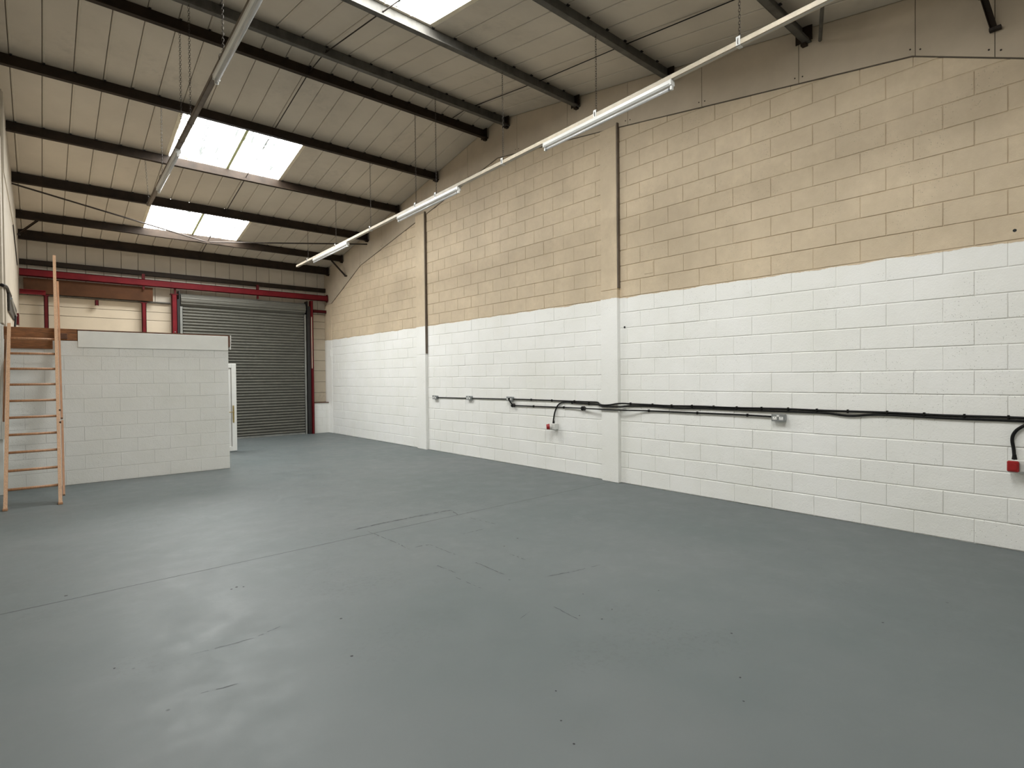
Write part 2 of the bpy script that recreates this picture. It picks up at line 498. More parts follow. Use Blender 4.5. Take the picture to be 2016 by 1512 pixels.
for (y0, z0), (y1, z1) in zip(RAKE, RAKE[1:]):
    gp.append(beam_between((XR-.0005, y0, z0-.004), (XR-.0005, y1, z1-.004), .012, .014))
for s in SEAMS[1:-1]:
    gp.append(beam_between((XR+.002, s, rake_z(s)), (XR+.002, s, roof_z(s)-.02), .012, .010))
tag(obj('open_joint', join(*gp), 'joint_dark', wall_right), kind='stuff')
sc = []
for s in SEAMS[1:-1]:
    for d in (-.04, .04):
        z = rake_z(s+d)+.06
        sc.append(cyl((XR-.0125, s+d, z), (-1, 0, 0), .008, .003, 6))
tag(obj('screw_head', join(*sc), 'rust_rod', wall_right), kind='stuff')
# old fixing holes with plugs
for y, z, r in ((4.923, 2.248, .016), (.762, 2.763, .014)):
    h = obj('fixing_hole', cyl((XR+.002, y, z), (-1, 0, 0), r, .004, 8), 'speck_dark', wall_right)

obj('patch_plate', box((XR-.006, 4.43, 2.955), (XR+.004, 4.575, 3.105), .002), 'block_paint', wall_right)
obj('patch_plate', box((XR-.018, 15.38, 2.20), (XR-.005, 15.55, 2.40), .003), 'block_paint', wall_right)

# ------------------------------------------------------------------ left wall (seen at a grazing angle beyond the ladder)
def lx(y): return -.303-.008*(YB-y)
V = [Vector((lx(YB), YB+.1, -.05)), Vector((lx(10.57), 10.57, -.05)), Vector((lx(10.57)-.2, 10.57, -.05)), Vector((lx(YB)-.2, YB+.1, -.05))]
def wall_poly(y0, y1, x0, x1, thick):
    ys = [y0]+([RIDGE_Y] if y0 < RIDGE_Y < y1 else [])+[y1]
    V, F = [], []
    for y in ys:
        x = x0+(x1-x0)*(y-y0)/(y1-y0)
        for dx in (0, -thick):
            V += [Vector((x+dx, y, -.05)), Vector((x+dx, y, roof_z(y)+.1))]
    for i in range(len(ys)-1):
        a, b = i*4, (i+1)*4
        F += [(a, b, b+1, a+1), (a+2, a+3, b+3, b+2), (a+1, b+1, b+3, a+3)]
    F += [(0, 1, 3, 2), (len(V)-4, len(V)-2, len(V)-1, len(V)-3)]
    return V, F
wall_left = obj('wall_left', join(wall_poly(10.57, YB+.1, lx(10.57), lx(YB), .3), wall_poly(YF-.1, 10.57, -.50, -.50, .14)), 'left_wall_paint')
tag(wall_left, 'cream painted side wall behind the timber ladder', 'wall', kind='structure')
obj('pier', box((-.52, 10.22, 2.36), (-.362, 10.57, 4.98), .006), 'left_wall_paint', wall_left)
obj('pier', box((-.52, 10.24, 0), (-.385, 10.525, 2.36), .006), 'left_wall_white', wall_left)
# white grooved cover strip fixed on the pier beside the ladder
cs = thing('cover_strip', (-.42, 10.20, .77), 'white grooved plastic cover strip on the wall left of the ladder', 'trim')
obj('backing', box((-.50, 10.195, .77), (-.362, 10.218, 2.33), .003), 'left_wall_white', cs)
for x in (-.392, -.378, -.366):
    obj('rib', box((x-.005, 10.183, .77), (x+.005, 10.196, 2.33), .002), 'upvc', cs)
# haunch boards on the left wall
hb = [(10.6, 4.53), (11.6, 4.50), (13.72, 4.40), (15.42, 3.80), (YB, 3.72)]
for (a, za), (b, zb) in zip(hb, hb[1:]):
    Vv = []
    for dx in (.010, -.01):
        Vv += [Vector((lx(a)+dx, a+.004, za)), Vector((lx(b)+dx, b-.004, zb)), Vector((lx(b)+dx, b-.004, roof_z(b)-.01)), Vector((lx(a)+dx, a+.004, roof_z(a)-.01))]
    obj('infill_board', (Vv, [(0,1,2,3),(7,6,5,4),(0,4,5,1),(1,5,6,2),(2,6,7,3),(3,7,4,0)]), 'left_wall_paint', wall_left)
obj('gap_strip', beam_between((lx(13.3)+.008, 13.3, 4.36), (lx(14.9)+.008, 14.9, 3.92), .012, .035), 'gap_black', wall_left)

# ------------------------------------------------------------------ front wall behind the camera
wall_front = obj('wall_front', box((-.64, YF-.14, -.05), (6.6, YF, 4.95)), 'plywood_front')
tag(wall_front, 'plain painted end wall behind the viewpoint', 'wall', kind='structure')

# ------------------------------------------------------------------ roof: outer deck, liner panels, rooflights
SX0, SX1 = 1.743, 3.726
SKY = [('far', 9.86, 11.36, 1), ('far', 12.99, 14.55, 1), ('near', 4.12, 5.74, 1), ('near', .98, 2.50, 1)]
def roof_strip(x0, x1, y0, y1, off, t, lip=0.0):
    """flat plate following the slope, underside off above the roof line"""
    z0, z1 = roof_z(y0)+off, roof_z(y1)+off
    V = [(x0,y0,z0),(x1,y0,z0),(x1,y1,z1),(x0,y1,z1),(x0,y0,z0+t),(x1,y0,z0+t),(x1,y1,z1+t),(x0,y1,z1+t)]
    return [Vector(v) for v in V], [(0,3,2,1),(4,5,6,7),(0,1,5,4),(1,2,6,5),(2,3,7,6),(3,0,4,7)]
outer = []
for side in ('far', 'near'):
    ya, yb = (RIDGE_Y, YB+.1) if side == 'far' else (YF-.2, RIDGE_Y)
    cuts = sorted([(s[1], s[2]) for s in SKY if s[0] == side])
    outer += [roof_strip(-.8, SX0, ya, yb, .018, .05), roof_strip(SX1, 6.6, ya, yb, .018, .05)]
    y = ya
    for a, b in cuts+[(yb, yb)]:
        if a > y+.01: outer.append(roof_strip(SX0, SX1, y, a, .018, .05))
        y = b
ceiling = obj('ceiling', join(*outer), 'sheet_gap')
tag(ceiling, 'pitched roof lined with narrow cream sheets between dark purlins', 'ceiling', kind='structure')
PITCH_X = .3305
def panel(x0, x1, ya, yb):
    # cream liner pan with a small turned-up rib along one edge
    g = .004
    prof = [(x0+g, 0), (x0+g+.008, -.006), (x0+g+.020, -.006), (x0+g+.028, 0), (x1-g, 0)]
    V, F = [], []
    for y in (ya, yb):
        for x, dz in prof: V.append(Vector((x, y, roof_z(y)+dz)))
        for x, dz in ((x1-g, .014), (x0+g, .014)): V.append(Vector((x, y, roof_z(y)+dz)))
    n = 7
    for i in range(n): F.append((i, (i+1) % n, n+(i+1) % n, n+i))
    F += [tuple(range(n-1, -1, -1)), tuple(range(n, 2*n))]
    return V, F
for side, x_ref in (('far', 2.735), ('near', 2.735)):
    ya, yb = (RIDGE_Y+.003, YB+.05) if side == 'far' else (YF-.05, RIDGE_Y-.003)
    cuts = sorted([(s[1], s[2]) for s in SKY if s[0] == side])
    k = -10
    while True:
        x0 = x_ref+k*PITCH_X; x1 = x0+PITCH_X; k += 1
        if x1 < -.60: continue
        if x0 > XR: break
        x1 = min(x1, XR+.01)
        if x1-x0 < .03: break
        if x0 > SX0-.02 and x1 < SX1+.02:
            y = ya
            for a, b in cuts+[(yb, yb)]:
                if a > y+.05: obj('liner_panel', panel(x0, x1, y, a), 'liner_sheet', ceiling)
                y = b
        else:
            obj('liner_panel', panel(x0, x1, ya, yb), 'liner_sheet', ceiling)
words = {('far', 9.86): 'two-sheet rooflight on the far slope nearer the ridge', ('far', 12.99): 'two-sheet rooflight on the far slope lowest above the shutter',
         ('near', 4.12): 'two-sheet rooflight on the near slope cut off by the picture top', ('near', .98): 'two-sheet rooflight on the near slope above the viewpoint'}
for side, ya, yb, _ in SKY:
    xm = 2.745
    t = thing('rooflight', ((SX0+SX1)/2, (ya+yb)/2, roof_z((ya+yb)/2)), words[(side, ya)], 'rooflight', 'translucent rooflights')
    for x0, x1 in ((SX0+.05, xm-.014), (xm+.014, SX1-.05)):
        # corrugated translucent sheet
        prof = []
        w = (x1-x0)
        for i in range(3):
            a = x0+w*i/3; d = w/3
            prof += [(a, 0), (a+d*.70, 0), (a+d*.76, .03), (a+d*.94, .03)]
        prof.append((x1, 0))
        V, F = [], []
        for y in (ya-.02, yb+.02):
            for x, dz in prof: V.append(Vector((x, y, roof_z(y)+.020+dz)))
        n = len(prof)
        for i in range(n-1): F.append((i, n+i, n+i+1, i+1))
        obj('translucent_sheet', (V, F), 'daylit_sheet_boosted' if side == 'far' else 'daylit_sheet', t)
    obj('lap_strip', roof_strip(xm-.024, xm+.024, ya, yb, -.004, .02), 'lap_strip', t)
    obj('edge_flashing', roof_strip(SX0-.005, SX0+.05, ya, yb, -.004, .03), 'flashing', t)
    obj('edge_flashing', roof_strip(SX1-.05, SX1+.005, ya, yb, -.004, .03), 'flashing', t)

# ------------------------------------------------------------------ back wall
wall_back = obj('wall_back', join(box((-.62, YB+.03, -.05), (6.6, YB+.2, 5.0))), 'sheet_gap')
tag(wall_back, 'far end wall lined with cream sheets around the roller shutter', 'wall', kind='structure')
# vertical sheets above the wall rail
k = 0
x = -.5
while x < XR:
    x1 = min(x+.333, XR+.01)
    obj('liner_sheet', box((x+.004, YB-.004, 3.44), (x1-.004, YB+.02, 4.85), .003), 'liner_sheet', wall_back)
    x += .333
# horizontal liner planks, left of the shutter and right of it
Z = [.886, 1.16, 1.472, 1.796, 2.091, 2.40, 2.709, 3.018, 3.22, 3.43]
for a, b in zip(Z, Z[1:]):
    obj('liner_plank', box((-.35, YB-.004, a+.004), (2.62, YB+.02, b-.004), .003), 'wall_liner', wall_back)
    obj('liner_plank', box((5.86, YB-.004, a+.004), (XR+.005, YB+.02, b-.004), .003), 'wall_liner', wall_back)
# dwarf wall of white blocks by the right corner
dw = obj('dwarf_wall', box((5.925, 15.60, 0), (XR-.003, YB+.02, .868)), 'partition_paint', wall_back)
for k in range(4):
    for a, b in (((5.925, 6.17), (6.17, 6.378)) if k % 2 else ((5.925, 6.30), (6.30, 6.378))):
        obj('block', slab([(a+.003, k*.217+.003), (b-.003, k*.217+.003), (b-.003, (k+1)*.217-.003), (a+.003, (k+1)*.217-.003)], lambda p, d: Vector((p[0], d, p[1])), 15.594, 15.606, .003), 'partition_paint', dw)
tag(obj('wall_capping', box((5.92, 15.575, .868), (XR-.002, YB+.02, .886)), 'deck_edge', wall_back), None)

# ------------------------------------------------------------------ roller shutter
SXL, SXR_ = 2.70, 5.70
SY = 15.64
shutter = thing('roller_shutter', ((SXL+SXR_)/2, SY, 0), 'closed galvanised steel roller shutter in the far end wall', 'shutter')
prof = [(.004, 0), (-.016, .010), (-.027, .024), (-.029, .036), (-.024, .048), (-.010, .060), (.002, .068), (.008, .0785), (.013, .0785), (.013, .003)]
slat_me = mesh('slat', *[( [v-Vector((4.2, 0, 0)) for v in vf[0]], vf[1]) for vf in [extrude(prof, 0, SXL, SXR_)]][0], 'shutter_steel')
for k in range(45):
    z = .05+k*.0757
    if z > 3.36: break
    o = link('slat', slat_me, (4.2, SY+random.uniform(-.002, .002), z), shutter)
obj('bottom_rail', box((SXL, SY-.02, .0), (SXR_, SY+.02, .05), .004), 'guide_steel', shutter)
# coil at the head: ridged drum
n = 60
pts = []
for i in range(n):
    a = 2*math.pi*i/n; r = .150+(.012 if i % 5 in (1, 2, 3) else 0)
    pts.append((SY+.055+r*math.cos(a), 3.545+r*math.sin(a)))
obj('coil', extrude(pts, 0, SXL-.03, SXR_+.03), 'shutter_steel', shutter)
obj('coil_plate', box((SXL-.075, SY-.10, 3.33), (SXL-.055, SY+.14, 3.76)), 'black_steel', shutter)
obj('coil_plate', box((SXR_+.07, SY-.10, 3.30), (SXR_+.09, SY+.14, 3.76)), 'black_steel', shutter)
for x0, x1 in ((SXL-.055, SXL+.008), (SXR_-.008, SXR_+.05)):
    gd = obj('guide', join(box((x0, SY-.045, 0), (x1, SY-.030, 3.38)), box((x0, SY-.045, 0), (x0+.006, SY+.03, 3.38)), box((x1-.006, SY-.045, 0), (x1, SY+.02, 3.36))), 'guide_steel', shutter)

# ------------------------------------------------------------------ red steelwork at the far end
def ibeam_x(x0, x1, yc, z0, z1, fl, t=.012):
    return join(box((x0, yc-fl/2, z0), (x1, yc+fl/2, z0+t)), box((x0, yc-fl/2, z1-t), (x1, yc+fl/2, z1)), box((x0, yc-.005, z0), (x1, yc+.005, z1)))
def channel_x(x0, x1, yf, z0, z1, d, t=.012):
    return join(box((x0, yf, z0), (x1, yf+t, z1)), box((x0, yf, z0), (x1, yf+d, z0+t)), box((x0, yf, z1-t), (x1, yf+d, z1)))
rb = thing('eaves_beam', (3.04, 15.5, 3.795), 'long red painted steel beam spanning above the shutter', 'beam')
obj('beam_web', channel_x(-.29, XR-.02, 15.50, 3.80, 3.955, .09), 'red_oxide', rb)
obj('end_plate', box((6.33, 15.49, 3.77), (6.342, 15.60, 3.985)), 'red_oxide_dark', rb)
for x in (1.90, 4.45):
    obj('cleat', box((x-.03, 15.52, 3.955), (x+.03, 15.58, 4.08)), 'red_oxide_dark', rb)
    obj('cleat', box((x-.02, 15.52, 3.71), (x+.02, 15.56, 3.80)), 'red_oxide_dark', rb)
tag(obj('sheeting_rail', channel_x(-.29, XR-.005, 15.70, 4.075, 4.185, .06, .006), 'purlin_dark'), 'dark steel sheeting rail running just above the red beam', 'rail')
def post(name, x0, x1, y0, y1, z0, z1, label, head=None, mat='red_oxide'):
    t = thing(name, ((x0+x1)/2, (y0+y1)/2, z0), label, 'post')
    obj('web', join(box((x0, y0, z0), (x1, y0+.012, z1)), box((x1-.012, y0, z0), (x1, y1, z1)), box((x0, y0, z0), (x0+.012, y1, z1))), mat, t)
    if head: obj('head_plate', box((x0-.025, y0-.008, z1-.01), (x1+.02, y1, z1+.01)), 'red_oxide_dark', t)
    return t
p1 = post('shutter_post', 2.47, 2.585, 15.53, 15.66, 0, 3.66, 'red steel post on the left side of the roller shutter', True)
obj('dark_flange', box((2.587, 15.56, 0), (2.632, 15.60, 3.55)), 'black_steel', p1)
obj('hanger', box((2.53, 15.56, 3.66), (2.57, 15.60, 3.80)), 'red_oxide_dark', p1)
for z in (2.42, 2.74): obj('bolt', cyl((2.53, 15.531, z), (0, -1, 0), .014, .012, 6), 'guide_steel', p1)
p2 = post('shutter_post', 5.86, 5.925, 15.52, 15.66, 0, 3.78, 'red steel post on the right side of the roller shutter')
obj('dark_flange', box((5.765, 15.56, 0), (5.862, 15.60, 3.62)), 'black_steel', p2)
obj('pale_strip', box((5.866, 15.512, 1.86), (5.884, 15.521, 3.32)), 'wall_liner', p2)
tag(obj('red_rail', channel_x(5.93, XR-.005, 15.66, 3.47, 3.55, .06, .008), 'red_oxide_dark'), 'short red steel rail between right shutter post and block wall', 'rail')
tag(obj('red_rail', join(box((-.29, 15.38, 3.49), (.13, 15.46, 3.50)), box((-.29, 15.44, 3.41), (.13, 15.46, 3.50))), 'red_oxide'), 'short red steel rail at left under the brown board', 'rail')
post('mullion_post', .097, .172, 15.60, 15.68, 2.0, 3.43, 'red steel upright behind the partition nearest the ladder', True, 'red_oxide_dark')
post('mullion_post', 1.868, 1.956, 15.60, 15.68, 2.0, 3.41, 'red steel upright left of the shutter post under brown board end', True, 'red_oxide')
tag(obj('angle_cleat', join(box((.985, 15.62, 3.28), (1.05, 15.632, 3.40)), box((.985, 15.62, 3.28), (.995, 15.70, 3.40)), box((1.04, 15.62, 3.28), (1.05, 15.70, 3.40))), 'red_oxide_dark'), 'small dark red cleat under the middle of the brown board', 'bracket')
tag(obj('brown_board', box((-.228, 15.60, 3.455), (2.093, 15.625, 3.778), .002), 'brown_board'), 'long brown timber board fixed below the red beam', 'board')
tag(obj('rail_tube', tube([(-.29, 15.73, 3.452), (2.47, 15.73, 3.452)], .017, 8), 'purlin_grey'), 'thin dark rail along the bottom of the brown board', 'rail')

# ------------------------------------------------------------------ purlins
def zed(x0, x1, yc, zb, zt, s):
    w, t = .070, .005
    return join(box((x0, yc-t/2, zb), (x1, yc+t/2, zt)),
                box((x0, min(yc, yc-s*w), zb), (x1, max(yc, yc-s*w), zb+t)), box((x0, min(yc, yc+s*w), zt-t), (x1, max(yc, yc+s*w), zt)),
                box((x0, yc-s*w-t/2, zb), (x1, yc-s*w+t/2, zb+.018)))
PUR = [(15.45, 4.545), (14.50, 4.765), (12.95, 5.037), (11.34, 5.362), (9.73, 5.664), (8.07, 5.970), (7.45, 5.983), (5.79, 5.695), (4.14, 5.410), (2.46, 5.125), (.98, 4.87)]
ordn = ['lowest dark steel purlin nearest the far end wall', 'dark steel purlin crossing below the lower rooflight, braced at both ends', 'dark steel purlin along the top edge of the lower rooflight',
        'dark steel purlin along the bottom edge of the upper rooflight', 'dark steel purlin along the top edge of the upper rooflight', 'black steel purlin on the far side of the ridge',
        'grey steel purlin on the near side of the ridge', 'grey stained steel purlin below the rooflight at the picture top', 'grey steel purlin right of the topmost rooflight, meeting the beige wall',
        'grey steel purlin cut off at the top right corner', 'grey steel purlin over the viewpoint, outside the picture']
for i, ((y, zb), lb) in enumerate(zip(PUR, ordn)):
    xl = max(lx(y) if y > 10.57 else -.49, -.49)+.004
    if y < 10.57 and y > 10.2: xl = -.35
    zt = roof_z(y)-.008
    s = 1 if i >= 6 else 1
    t = thing('purlin', (3.0, y, zb), lb, 'purlin', 'roof purlins')
    obj('section', zed(xl, XR-.016, y, zb, zt, s), 'purlin_dark' if i < 6 else 'purlin_grey', t)
    obj('end_cleat', join(box((XR-.075, y-.10, zb+.0), (XR-.066, y+.07, zt)), box((XR-.075, y-.035, zb-.025), (XR-.013, y+.02, zb))), 'purlin_dark', t)
    # sheet fixings seen as small dark dots on the purlin's upper edge
    fx = []
    k = -9
    while True:
        x = 2.735+k*PITCH_X+.02; k += 1
        if x < xl+.05: continue
        if x > XR-.1: break
        if SX0+.02 < x < SX1-.02 and i in (1, 2, 3, 4, 7, 8): continue
        fx.append(box((x-.014, y-.030, zt-.012), (x+.014, y-.004, zt+.004)))
    tag(obj('sheet_fixing', join(*fx), 'black_steel', t), kind='stuff')
# sag rods along the middle of the roof
for i in range(len(PUR)-1):
    (ya, za), (yb, zb) = PUR[i], PUR[i+1]
    if i == 5: continue
    nm = ['between the two lowest purlins', 'across the lower rooflight', 'between the two far rooflights', 'across the upper rooflight', 'from upper rooflight to the ridge purlin', '', 'from the near ridge purlin to the next', 'across the rooflight at the picture top', 'on the near slope beyond the picture top', 'on the near slope above the viewpoint'][i]
    tag(obj('sag_rod', tube([(3.07, ya+.02, za+.085), (3.07, yb-.02, zb+.085)], .008, 6), 'rust_rod'), 'thin dark steel sag rod '+nm, 'rod', 'sag rods down the roof centre')
tag(obj('sag_rod', tube([(3.08, 8.09, 6.07), (3.08, 7.43, 6.09)], .008, 6), 'rust_rod'), 'thin dark steel sag rod joining the two ridge purlins', 'rod', 'sag rods down the roof centre')
tag(obj('roof_cable', tube([(5.60, 8.04, roof_z(8.04)-.02), (5.655, 7.76, roof_z(7.76)-.025), (5.66, 7.48, 6.15), (5.565, 5.75, 5.835), (5.44, 4.15, 5.56), (5.33, 2.5, 5.27)], .006, 6), 'black_cable'), 'thin black cable along the near slope close to the beige wall', 'cable')
# wind bracing
BR = [((lx(12.95)+.01, 12.93, 5.01), (3.03, 14.47, 4.80), 'left wind bracing rod slanting to the lower rooflight'), ((3.09, 14.47, 4.805), (6.36, 12.97, 4.965), 'right wind bracing rod reaching the beige wall'),
      ((3.07, 1.0, 4.92), (6.33, 2.29, 5.085), 'bracing rod end at the top right near a purlin')]
for a, b, lb in BR:
    tag(obj('bracing_rod', tube([a, b], .016 if b[1] > 5 else .018, 8), 'rust_rod' if b[1] > 5 else 'purlin_grey'), lb, 'rod', 'wind bracing rods')
def knee(a, b, lb):
    t = thing('knee_brace', b, lb, 'brace', 'purlin knee braces')
    a, b = Vector(a), Vector(b)
    obj('angle', join(beam_between(a, b, .045, .006), beam_between(a+Vector((0, .018, 0)), b+Vector((0, .018, 0)), .006, .045)), 'purlin_dark', t)
    obj('foot_cleat', box((b.x-.02, b.y-.05, b.z-.03), (b.x+.03, b.y+.03, b.z-.005)), 'rust_rod', t)
knee((6.05, 14.47, 4.77), (6.335, 14.25, 4.36), 'dark angle brace under second purlin, right end by beige wall')
knee((.02, 14.47, 4.775), (-.27, 14.6, 4.49), 'dark angle brace under second purlin, left end by cream wall')
knee((6.05, .96, 4.90), (6.335, .893, 4.545), 'dark angle brace hanging at the top right corner')

# ------------------------------------------------------------------ lighting trunking, battens, chains
TRUNK = {}
def trunk_z(side, y): return 4.60-.0185*y if side == 'R' else 4.62
def trunk_x(side, y): return 4.83 if side == 'R' else 1.37+.02*(y-5.79)
def run_box(side, y0, y1, x0, x1, z0, z1):
    V = []
    for y in (y0, y1):
        X, Zt = trunk_x(side, y), trunk_z(side, y)
        V += [Vector((X+x0, y, Zt+z0)), Vector((X+x1, y, Zt+z0)), Vector((X+x1, y, Zt+z1)), Vector((X+x0, y, Zt+z1))]
    return V, [(0,1,2,3),(7,6,5,4),(0,4,5,1),(1,5,6,2),(2,6,7,3),(3,7,4,0)]
def run_tube(side, y0, y1, dx, dz, r, n=12):
    return tube([(trunk_x(side, y)+dx, y, trunk_z(side, y)+dz) for y in (y0, y1)], r, n)
for side, y0, y1, lb, mt in (('R', -.35, 13.64, 'cream lighting trunking hung on chains along the beige wall', 'trunking_cream'), ('L', -.35, 11.30, 'weathered lighting trunking hung on chains over the left side', 'trunking_dark')):
    t = thing('lighting_trunking', (trunk_x(side, 6), 6.0, trunk_z(side, 6)-.05), lb, 'trunking')
    obj('channel', join(run_box(side, y0, y1, -.026, -.023, -.05, 0), run_box(side, y0, y1, .023, .026, -.05, 0), run_box(side, y0, y1, -.026, .026, -.003, 0),
                        run_box(side, y0, y1, -.026, -.012, -.05, -.047), run_box(side, y0, y1, .012, .026, -.05, -.047)), mt, t)
    TRUNK[side] = t
    obj('cover_lid', run_box(side, y0+.2, y1-.02, -.012, .012, -.049, -.044), 'lamp_grey' if side == 'R' else 'trunking_dark', t)
def batten(side, y0, y1, lb):
    ym = (y0+y1)/2
    t = thing('fluorescent_batten', (trunk_x(side, ym), ym, trunk_z(side, ym)-.15), lb, 'light fitting', 'fluorescent battens')
    # spine body with chamfered lower edges
    prof = [(-.032, -.052), (.032, -.052), (.032, -.085), (.020, -.102), (-.020, -.102), (-.032, -.085)]
    V, F = [], []
    for y in (y0+.012, y1-.012):
        V += [Vector((trunk_x(side, y)+a, y, trunk_z(side, y)+b)) for a, b in prof]
    n = 6
    F = [(i, (i+1) % n, n+(i+1) % n, n+i) for i in range(n)]+[tuple(range(n)), tuple(range(2*n-1, n-1, -1))]
    body = obj('body', (V, F), 'lamp_white', t)
    for y, d in ((y0, 1), (y1, -1)):
        a, b = sorted((y, y+d*.016))
        obj('end_cap', run_box(side, a, b, -.034, .034, -.104, -.050), 'lamp_white', t)
        a, b = sorted((y+d*.002, y+d*.022))
        obj('lamp_holder', join(run_box(side, a, b, -.016, .016, -.145, -.100)), 'lamp_white', t)
    tb = obj('tube', run_tube(side, y0+.045, y1-.045, 0, -.128, .0155, 14), 'tube_glass', t, True)
    for y, d in ((y0, 1), (y1, -1)):
        a, b = sorted((y+d*.022, y+d*.045)); obj('tube_cap', run_tube(side, a, b, 0, -.128, .0160, 12), 'tube_cap', tb)
batten('R', 10.72, 12.55, 'white fluorescent batten at the far end of the right trunking')
batten('R', 6.79, 8.63, 'middle white fluorescent batten on the right trunking')
batten('R', 3.11, 4.94, 'nearest and largest white fluorescent batten on the right trunking')
batten('L', 8.28, 10.11, 'grey fluorescent batten on the left trunking before the lower rooflight')
batten('L', 4.20, 6.05, 'fluorescent batten on the left trunking cut by the picture top')

def link_vf(c, plane, L=.034, w=.010, r=.0024):
    P = []
    for i in range(10):
        a = 2*math.pi*i/10
        x = math.cos(a)*w; z = math.sin(a)*w+(L/2-w)*(1 if math.sin(a) >= 0 else -1)
        P.append((x, z))
    V, F = [], []
    for i, (x, z) in enumerate(P):
        nx, nz = P[(i+1) % 10][0]-P[i-1][0], P[(i+1) % 10][1]-P[i-1][1]
        l = math.hypot(nx, nz); ox, oz = nz/l*r, -nx/l*r
        for (u, s) in ((1, 0), (-.5, .87), (-.5, -.87)):
            a, zz, b = x+ox*u, z+oz*u, s*r
            V.append(Vector(c)+(Vector((a, b, zz)) if plane else Vector((b, a, zz))))
    for i in range(10):
        for k in range(3):
            F.append((i*3+k, i*3+(k+1) % 3, ((i+1) % 10)*3+(k+1) % 3, ((i+1) % 10)*3+k))
    return V, F
def chain(x, y, z0, z1, lb, x1=None, mat='chain_steel'):
    t = thing('suspension_chain', (x if x1 is None else x1, y, z1), lb, 'chain', 'suspension chains')
    n = int((z0-z1)/.0262); L = []
    for k in range(n):
        f = k/max(1, n-1); z = z0+(z1-z0)*f; xx = x if x1 is None else x+(x1-x)*f
        L.append(link_vf((xx, y, z), k % 2))
    obj('links', join(*L), mat, t)
    xx = x if x1 is None else x1
    obj('hook', tube(smooth_path([(xx, y, z1), (xx+.03, y, z1-.01), (xx+.034, y, z1-.055), (xx, y, z1-.07), (xx-.034, y, z1-.055), (xx-.03, y, z1-.01), (xx, y, z1)], 3), .0035, 6), mat, t)
RC = {2: 'far end batten side, third purlin', 3: 'far batten', 4: 'fifth purlin', 5: 'far ridge purlin', 6: 'near ridge purlin', 7: 'stained purlin', 8: 'nearest batten', 9: 'top right'}
rn = ['chain hanging at the very far end of the right trunking', 'chain hanging over the far batten of the right trunking', 'chain between far and middle battens of the right trunking', 'chain from the black ridge purlin to the middle batten',
      'chain from the grey ridge purlin to the middle batten', 'chain between the middle and nearest right battens', 'chain over the middle of the nearest right batten', 'thick-looking chain at the upper right end of the right trunking']
for (i, lb) in zip((2, 3, 4, 5, 6, 7, 8, 9), rn):
    y, zb = PUR[i]; yy = y-.04
    chain(4.83, yy, zb-.01, trunk_z('R', yy)+.02, lb)
    obj('trunking_clip', join(run_box('R', yy-.02, yy+.02, -.030, -.026, -.056, .03), run_box('R', yy-.02, yy+.02, .026, .030, -.056, .03), run_box('R', yy-.02, yy+.02, -.030, .030, -.056, -.050)), 'lamp_white', TRUNK['R'])
ln = ['kinked chain at the far end of the left trunking', 'chain left of the far batten on the left trunking', 'left one of two parallel chains above the upper rooflight', 'right one of two parallel chains above the upper rooflight', 'chain just left of the big batten at the picture top']
for i, lb, dx in zip((3, 4, 5, 6, 7), ln, (-.04, 0, 0, 0, 0)):
    y, zb = PUR[i]; yy = y-.04
    chain(trunk_x('L', yy)+dx, yy, zb-.01, trunk_z('L', yy)+.02, lb, x1=trunk_x('L', yy))

# ------------------------------------------------------------------ partition room with timber deck
PY = 10.545
wall_partition = obj('wall_partition', join(box((-.50, PY+.006, -.02), (2.512, PY+.11, 2.16)), box((2.402, PY+.11, -.02), (2.512, 12.05, 2.16)), box((2.402, 12.95, -.02), (2.512, 15.5, 2.16)), box((2.402, 12.05, 1.93), (2.512, 12.95, 2.16))), 'partition_paint')
tag(wall_partition, 'low white painted block partition behind the ladder', 'wall', kind='structure')
PCH = .2145
for k in range(10):
    off = -.50+(.11 if k % 2 else .33)
    xs = [-.50]+[off+.447*i for i in range(0, 8) if -.44 < off+.447*i < 2.45]+[2.516]
    for a, b in zip(xs, xs[1:]):
        poly = [(a+.003, k*PCH+.0035), (b-.003 if b < 2.5 else b, k*PCH+.0035), (b-.003 if b < 2.5 else b, (k+1)*PCH-.0035), (a+.003, (k+1)*PCH-.0035)]
        dy = random.uniform(-.001, .001)
        obj('block', slab(poly, lambda p, d: Vector((p[0], d, p[1])), PY+dy, PY+.012, .003), 'partition_paint', wall_partition)
tag(obj('fascia_board', box((.447, PY-.022, 2.066), (2.512, PY+.002, 2.312), .002), 'fascia_white'), 'white painted fascia board along the top of the partition', 'board')
jt = thing('timber_beam', (-.03, PY, 2.10), 'stained timber beam on the partition top behind the ladder', 'beam')
obj('beam_face', box((-.48, PY+.004, 2.165), (.445, PY+.05, 2.338), .003), 'joist_wood', jt)
obj('lower_board', box((-.34, PY-.035, 2.03), (.155, PY-.002, 2.19), .003), 'joist_wood', jt)
obj('packing_block', box((.245, PY-.03, 2.185), (.325, PY+.01, 2.265), .003), 'deck_edge', jt)
dk = thing('mezzanine_deck', (1.0, 12.9, 2.31), 'thin brown timber deck edge on top of the partition room', 'deck')
obj('deck_board', box((-.30, PY+.052, 2.18), (2.50, 15.45, 2.318)), 'chipboard', dk)
obj('deck_edge_strip', box((.44, PY-.012, 2.314), (2.52, PY+.09, 2.334)), 'deck_edge', dk)
eb = thing('corner_strip', (2.55, PY+.03, 2.08), 'pale metal strip hanging at the right end of the fascia', 'strip')
obj('upper_strip', box((2.553, PY+.03, 2.20), (2.574, PY+.036, 2.335)), 'box_grey', eb)
obj('lower_strip', box((2.548, PY+.03, 2.085), (2.568, PY+.036, 2.205)), 'fascia_white', eb)
obj('side_bracket', box((2.514, PY+.01, 2.13), (2.55, PY+.05, 2.33)), 'deck_edge', eb)
